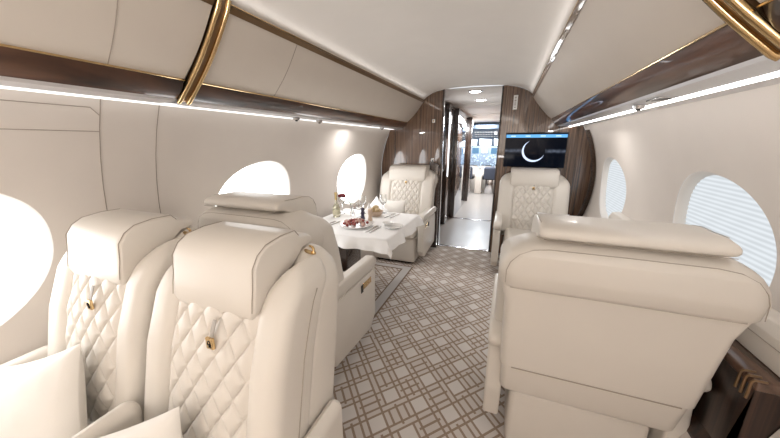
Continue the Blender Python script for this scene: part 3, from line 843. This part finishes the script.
pillow('white pillow low on the aisle-side quilted seat, at the bottom edge', (-.775, .25, .535), basis((.31, .15, .10), (-.03, .10, .30)), .38, .34, .11)
pillow('cream pillow leaning in the far port seat behind the table', (-1.15, 3.12, .585), (R(72), 0, R(6)), .27, .27, .09)
pillow('small white pillow at the window side of the far port seat', (-1.33, 3.04, .60), (R(70), R(38), R(-20)), .24, .22, .08, linen)
pillow('white pillow resting on the seat below the monitor', (.45, 3.12, .575), (R(68), R(0), R(-6)), .27, .25, .09, linen)

# ---------------------------------------------------------------- table, cloth and ledges
t = thing('dining_table', 'dining table standing out from the port wall under a white cloth', 'table', (-1.09, 2.21, 0))
bm = NB(); box(bm, -.39, .37, -.395, .395, .665, .692, .008); obj('table_top', bm, ebony, t)
bm = NB(); box(bm, -.36, .02, -.34, -.10, 0, .665, .01); obj('table_leg', bm, ebony, t)
bm = NB(); box(bm, -.32, .20, -.36, .30, .60, .664, .01); obj('support_arm', bm, ebony, t)
# cloth
bm = NB()
X0, X1, Ya, Yb, ZT = -1.485, -.715, 1.81, 2.61, .698
nx, ny = 60, 60; ov = .085
def cloth(x, y):
    dx = max(0, x-X1); dy = max(0, Ya-y); dy2 = max(0, y-Yb)
    d = dx+dy+dy2
    if d <= 0: return (x, y, ZT + .0012*noise.noise(Vector((x*9, y*9, 0))))
    px, py = min(x, X1), min(max(y, Ya), Yb)
    wob = .012*sin(x*24+1)+.010*sin(x*41)
    wob2 = .014*sin(y*22+.6)+.008*sin(y*37)
    ed = min(1, d/.05)
    if dx > 0 and (dy > 0 or dy2 > 0):
        k = sqrt(dx*dx+max(dy, dy2)**2); s = 1 if dy > 0 else -1
        return (px+.35*dx*ed+.012*ed, py - s*(.35*max(dy, dy2)*ed+.012*ed), ZT - .004*ed - k*.93)
    if dx > 0: return (px+.010*ed + (.20*dx + wob2*dx/ov)*1, py, ZT-.004*ed-dx*.96)
    s = 1 if dy > 0 else -1; q = dy if dy > 0 else dy2
    return (px, py - s*(.010*ed + .12*q + wob*q/ov), ZT-.004*ed-q*.96)
xs = [X0+(X1-X0)*i/34 for i in range(35)] + [X1+ov*(i/14) for i in range(1, 15)]
ys = [Ya-ov*(1-i/14) for i in range(14)] + [Ya+(Yb-Ya)*i/34 for i in range(35)] + [Yb+ov*(i/10) for i in range(1, 11)]
g = [[bm.verts.new(cloth(x, y)) for x in xs] for y in ys]
for a, b in zip(g, g[1:]):
    for i in range(len(xs)-1): bm.faces.new((a[i], a[i+1], b[i+1], b[i]))
bmesh.ops.recalc_face_normals(bm, faces=bm.faces)
bmesh.ops.solidify(bm, geom=bm.faces[:], thickness=-.0015)
tag(obj('tablecloth', bm, linen, angle=80), 'white linen tablecloth hanging over the edges of the dining table', 'tablecloth')

def ledge(s, y0, y1, xin, zt, label, trimmed=False):
    t = thing('side_ledge', label, 'ledge', (CX+s*1.1, (y0+y1)/2, 0))
    ox, oy = CX+s*1.1, (y0+y1)/2
    xw = CX+s*(wx(zt)-.004)
    xw2 = CX+s*.994
    x_in = xin
    bm = NB(); prism(bm, [(x_in-ox, 0), (x_in-ox, zt-.03), (xw-ox, zt-.03), (CX+s*(wx(.5)-.004)-ox, .5), (CX+s*(wx(.35)-.004)-ox, .35), (xw2-ox, 0)], y0-oy, y1-oy, 0, 2, 'y'); obj('ledge_front', bm, ledge_dark if trimmed else lava, t, smooth=False)
    bm = NB(); box(bm, min(x_in-s*.008, xw)-ox, max(x_in-s*.008, xw)-ox, y0-oy-.012, y1-oy, zt-.03, zt, .006); obj('ledge_top', bm, ledge_w, t)
    if trimmed:
        for k in range(3):
            bm = NB(); yy = -.006+.022*k; xe = x_in-s*.016-ox
            tube(bm, [(xe+.03, y0-oy+yy, zt+.001), (xe+.004, y0-oy+yy, zt+.001), (xe-.001, y0-oy+yy, zt-.005), (xe-.002, y0-oy+yy, zt-.06)], .004, 8); obj('ledge_rib', bm, bronze, t)
    return t
ledge(-1, 1.80, 2.98, -1.50, .66, 'dark topped side ledge under the port windows beside the dining table')
ledge(1, 1.03, 2.75, .716, .70, 'dark glossy wood side ledge against the starboard wall beside the large seat', True)

bm = NB(); prism(bm, [(.775, .702), (.782, .79), (.80, .82), (CX+wx(.82)-.002, .83), (CX+wx(.70)-.002, .702)], .95, 2.75, .004, 2, 'y'); 
for v in bm.verts: pass
o = struct('trim_15', bm, leather)
bm = NB(); tube(bm, [(.7785, .955, .765), (.7785, 2.745, .765)], .0012, 5); obj('panel_seam', bm, piping_m, o)
# ---------------------------------------------------------------- table settings
TZ = .7005
def wineglass(x, y, label, s=1.0):
    bm = NB(); lathe(bm, [(.0, 0), (.030*s, .001), (.030*s, .003), (.004*s, .007), (.0032*s, .07*s), (.012*s, .085*s), (.030*s, .105*s), (.034*s, .135*s), (.028*s, .175*s), (.0265*s, .175*s), (.032*s, .135*s), (.028*s, .107*s), (.008*s, .089*s), (0, .087*s)], x, y, TZ, 28)
    o = obj('wine_glass', bm, glass); tag(o, label, 'glass', 'glasses on the dining table')
wineglass(-1.41, 2.42, 'clear wine glass near the window, right behind the rose', 1.05)
wineglass(-1.22, 2.47, 'clear wine glass between the rose and the pepper mill', .95)
wineglass(-1.05, 2.56, 'clear wine glass in front of the far seat pillows', 1.0)
wineglass(-1.20, 2.34, 'small clear glass beside the pepper mill', .72)
# bottle
t = thing('champagne_bottle', 'pale glass bottle with gold foil neck at the window side of the table', 'bottle', (-1.385, 2.27, TZ)); t.scale = (.78, .78, .78)
bm = NB(); lathe(bm, [(0, 0), (.040, .001), (.043, .01), (.043, .095), (.036, .125), (.020, .155), (.014, .19), (.0135, .20), (0, .20)], n=28); obj('bottle_body', bm, mat('pale_bottle', (.80, .78, .60), .05, coat=.5, trans=.7), t)
bm = NB(); lathe(bm, [(0, .199), (.0155, .199), (.0155, .262), (.018, .266), (.018, .276), (.012, .284), (0, .285)], n=20); obj('foil_neck', bm, wrap, t)
bm = NB(); lathe(bm, [(.0435, .03), (.0440, .03), (.0440, .085), (.0435, .085)], n=28); obj('bottle_label', bm, mat('pale_label', (.62, .58, .42), .5), t)
# rose in a bud vase
t = thing('rose_vase', 'dark red rose leaning out of a slim glass bud vase', 'vase', (-1.285, 2.38, TZ)); t.scale = (.9, .9, .9)
bm = NB(); lathe(bm, [(0, 0), (.022, .001), (.024, .02), (.012, .06), (.010, .10), (.0085, .10), (.010, .06), (.020, .02), (0, .006)], n=24); obj('vase', bm, glass, t)
bm = NB(); tube(bm, [(0, 0, .01), (-.012, 0, .10), (-.05, .0, .16), (-.095, .0, .185)], .003, 6); st = obj('stem', bm, green, t)
bm = NB()
for k in range(3):
    a = .6+k*1.9; ellipsoid(bm, (-.03+.02*cos(a), .02*sin(a), .12+.01*k), (.022, .011, .004), 2, Matrix.Rotation(a, 3, 'Z'))
obj('leaves', bm, green, st)
bm = NB()
for k in range(14):
    a = k*2.4; r = .004+.0017*k; M_ = Matrix.Rotation(a, 3, 'Z') @ Matrix.Rotation(.35+.03*k, 3, 'Y')
    ellipsoid(bm, (-.112+r*cos(a), r*sin(a), .198-.0006*k), (.018, .016, .019), 2, M_)
obj('rose_bloom', bm, rose_m, t)
# mills
def mill(x, y, m, label, h):
    t = thing('grinder', label, 'mill', (x, y, TZ), 0, 'salt and pepper mills'); t.scale = (.9, .9, .84)
    bm = NB(); lathe(bm, [(0, 0), (.022, .001), (.023, .012), (.017, .035), (.0165, .055), (.021, .072), (.021, .078), (0, .078)], n=28); obj('mill_body', bm, m, t)
    bm = NB(); lathe(bm, [(0, .079), (.018, .079), (.013, .086), (.020, .098), (.019, .112), (.010, .122), (0, .124)] if h else [(0, .079), (.021, .079), (.0215, .105), (.018, .120), (0, .124)], n=28); obj('mill_head', bm, m, t)
mill(-1.125, 2.27, navy, 'near-black turned pepper mill behind the plate of strawberries', True)
mill(-1.045, 2.25, beechw, 'light wooden salt mill right of the dark pepper mill', False)
def plate(x, y, r, label, z=TZ):
    bm = NB(); lathe(bm, [(0, 0), (r*.55, .0), (r*.60, .004), (r*.98, .014), (r, .017), (r*.97, .018), (r*.60, .008), (0, .006)], x, y, z, 40)
    return tag(obj('plate', bm, china), label, 'plate', 'plates on the dining table')
plate(-1.085, 2.06, .135, 'large white serving plate holding red berries and pink food')
plate(-.785, 2.12, .078, 'small empty white side plate near the aisle edge of the table')
t = plate(-.835, 2.13, .045, 'tiny white saucer overlapping the side plate', TZ+.019)
rr = random.Random(8)
for k in range(36):
    a = rr.uniform(0, 6.28); r = .095*sqrt(rr.random()); x, y = -1.085+r*cos(a), 2.06+r*sin(a)
    z = TZ+.023 + .026*(1-r/.095)+rr.uniform(0, .004)
    bm = NB(); R_ = Matrix.Rotation(rr.uniform(0, 6), 3, 'Z') @ Matrix.Rotation(rr.uniform(-1, 1), 3, 'X')
    ellipsoid(bm, (0, 0, 0), (.012, .012, .016), 2, R_)
    for v in bm.verts:
        if v.co.z < 0: v.co.x *= 1+v.co.z*18; v.co.y *= 1+v.co.z*18
    o = obj('strawberry' if k % 3 else 'ham_roll', bm, straw if k % 3 else meat)
    if k % 3 == 0:
        for v in o.data.vertices: v.co.x *= 1.7
    o.location = (x, y, z)
    tag(o, 'red berry heaped on the large serving plate' if k % 3 else 'pale pink food roll among the berries on the serving plate', 'fruit' if k % 3 else 'food', 'berries on the serving plate' if k % 3 else 'pink rolls on the serving plate')
# bread basket
t = thing('bread_basket', 'round pale bowl of bread behind the salt mill', 'bowl', (-1.075, 2.43, TZ))
bm = NB(); lathe(bm, [(0, 0), (.045, .0), (.060, .02), (.070, .045), (.066, .046), (.056, .022), (0, .008)], n=32); obj('bowl', bm, beechw, t)
for k, (dx, dy, dz, a) in enumerate(((-.028, -.01, .052, .3), (.026, -.015, .055, 1.2), (0, .026, .054, 2.4), (.002, -.002, .078, .8))):
    bm = NB(); ellipsoid(bm, (0, 0, 0), (.032, .022, .020), 3, Matrix.Rotation(a, 3, 'Z')); o = obj('bread_roll', bm, bread); o.location = (-1.075+dx, 2.43+dy, TZ+dz)
    tag(o, ('bread roll at the window side of the bowl', 'bread roll at the aisle side of the bowl', 'bread roll at the far side of the bowl', 'bread roll on top of the others in the bowl')[k], 'bread', 'bread rolls in the bowl')
# cutlery
def cutlery(kind, x, y, a, label):
    bm = NB(); L = .20
    if kind == 'knife':
        box(bm, -.005, .005, -L/2, -.01, 0, .004, .0018); prism(bm, [(-.006, -.01), (.006, -.01), (.007, .06), (.0, L/2), (-.006, L/2-.01)], .001, .0026, 0, 2, 'z')
    else:
        box(bm, -.0045, .0045, -L/2, .03, 0, .0035, .0015); prism(bm, [(-.004, .03), (.004, .03), (.011, .045), (.011, .06), (-.011, .06), (-.011, .045)], .001, .003, 0, 2, 'z')
        for k in range(4): box(bm, -.0105+.0061*k, -.0078+.0061*k, .058, L/2, .001, .0028)
    o = obj(kind, bm, silver); o.location = (x, y, TZ+.001); o.rotation_euler = (0, 0, a)
    tag(o, label, kind, 'cutlery on the dining table')
cutlery('fork', -1.315, 2.02, R(-5), 'silver fork on the cloth at the near left of the table')
cutlery('knife', -1.275, 2.03, R(-5), 'silver knife right of the near left fork')
cutlery('fork', -.925, 2.02, R(-4), 'silver fork between the serving plate and the side plate')
cutlery('knife', -.892, 2.02, R(-4), 'silver knife on the near side of the side plate')
cutlery('fork', -.95, 2.47, R(-8), 'silver fork at the far setting, beside the bread bowl')
cutlery('knife', -.90, 2.48, R(-8), 'silver knife at the far setting near the aisle')
# small white bud: folded napkin
bm = NB(); lathe(bm, [(0, 0), (.045, 0), (.030, .03), (.012, .07), (0, .095)], n=4); o = obj('folded_napkin', bm, linen, smooth=False); o.location = (-1.19, 2.54, TZ); tag(o, 'white napkin folded to a point at the far side of the table', 'napkin')

# ---------------------------------------------------------------- lights
def area(name, loc, rot, sx, sy, e, col=(1, .975, .955)):
    l = bpy.data.lights.new(name, 'AREA'); l.shape = 'RECTANGLE'; l.size = sx; l.size_y = sy; l.energy = e; l.color = col
    o = bpy.data.objects.new(name, l); C.objects.link(o); o.location = loc; o.rotation_euler = rot; return o
# up-lights on the lip above each row of bins, washing the ceiling
for s in (-1, 1):
    area('ceiling_wash', (BX+s*.57, .6, 1.85), (0, s*R(165), 0), .02, 6.2, .32)
# reading light switched on over the dining table
area('port_reading_lamp', (BX-.935, 2.62, 1.495), (0, R(-12), 0), .06, .12, 2.2)
area('starboard_fill_lamp', (BX+.935, 2.75, 1.495), (0, R(12), 0), .06, .12, 1.8)  # fill lamp added to brighten the seat below the monitor
# unseen fill lamp added behind the camera, facing up for soft ambient light
area('aft_fill_light', (BX+.45, -1.7, .95), (pi, 0, 0), 1.1, 1.3, 38)
area('galley_lamp', (-.935, 4.76, 1.2), (0, -pi/2, 0), .4, .24, 5, (1, 1, 1))
area('corridor_lamp', (-.5, 6.8, 1.86), (0, 0, 0), .3, 1.8, 40, (1, 1, 1))
area('cockpit_lamp', (-.6, 8.3, 1.82), (0, 0, 0), .5, .6, 26, (.85, .93, 1))
w = bpy.data.worlds.new('World'); sc.world = w; w.use_nodes = True
w.node_tree.nodes['Background'].inputs[0].default_value = (.9, .95, 1, 1); w.node_tree.nodes['Background'].inputs[1].default_value = .6

# ---------------------------------------------------------------- camera
F = 300.0; PH = math.atan(77/F); TH = math.atan(119*cos(PH)/F)
cam = bpy.data.cameras.new('Camera'); co = bpy.data.objects.new('Camera', cam); C.objects.link(co)
cam.sensor_fit = 'HORIZONTAL'; cam.sensor_width = 36; cam.lens = 36*F/780; cam.clip_start = .02
co.location = (0, 0, 1.35); co.rotation_euler = (pi/2-PH, 0, TH)
sc.camera = co
sc.view_settings.view_transform = 'Standard'; sc.view_settings.look = 'None'; sc.view_settings.gamma = 1; sc.view_settings.exposure = 0.72
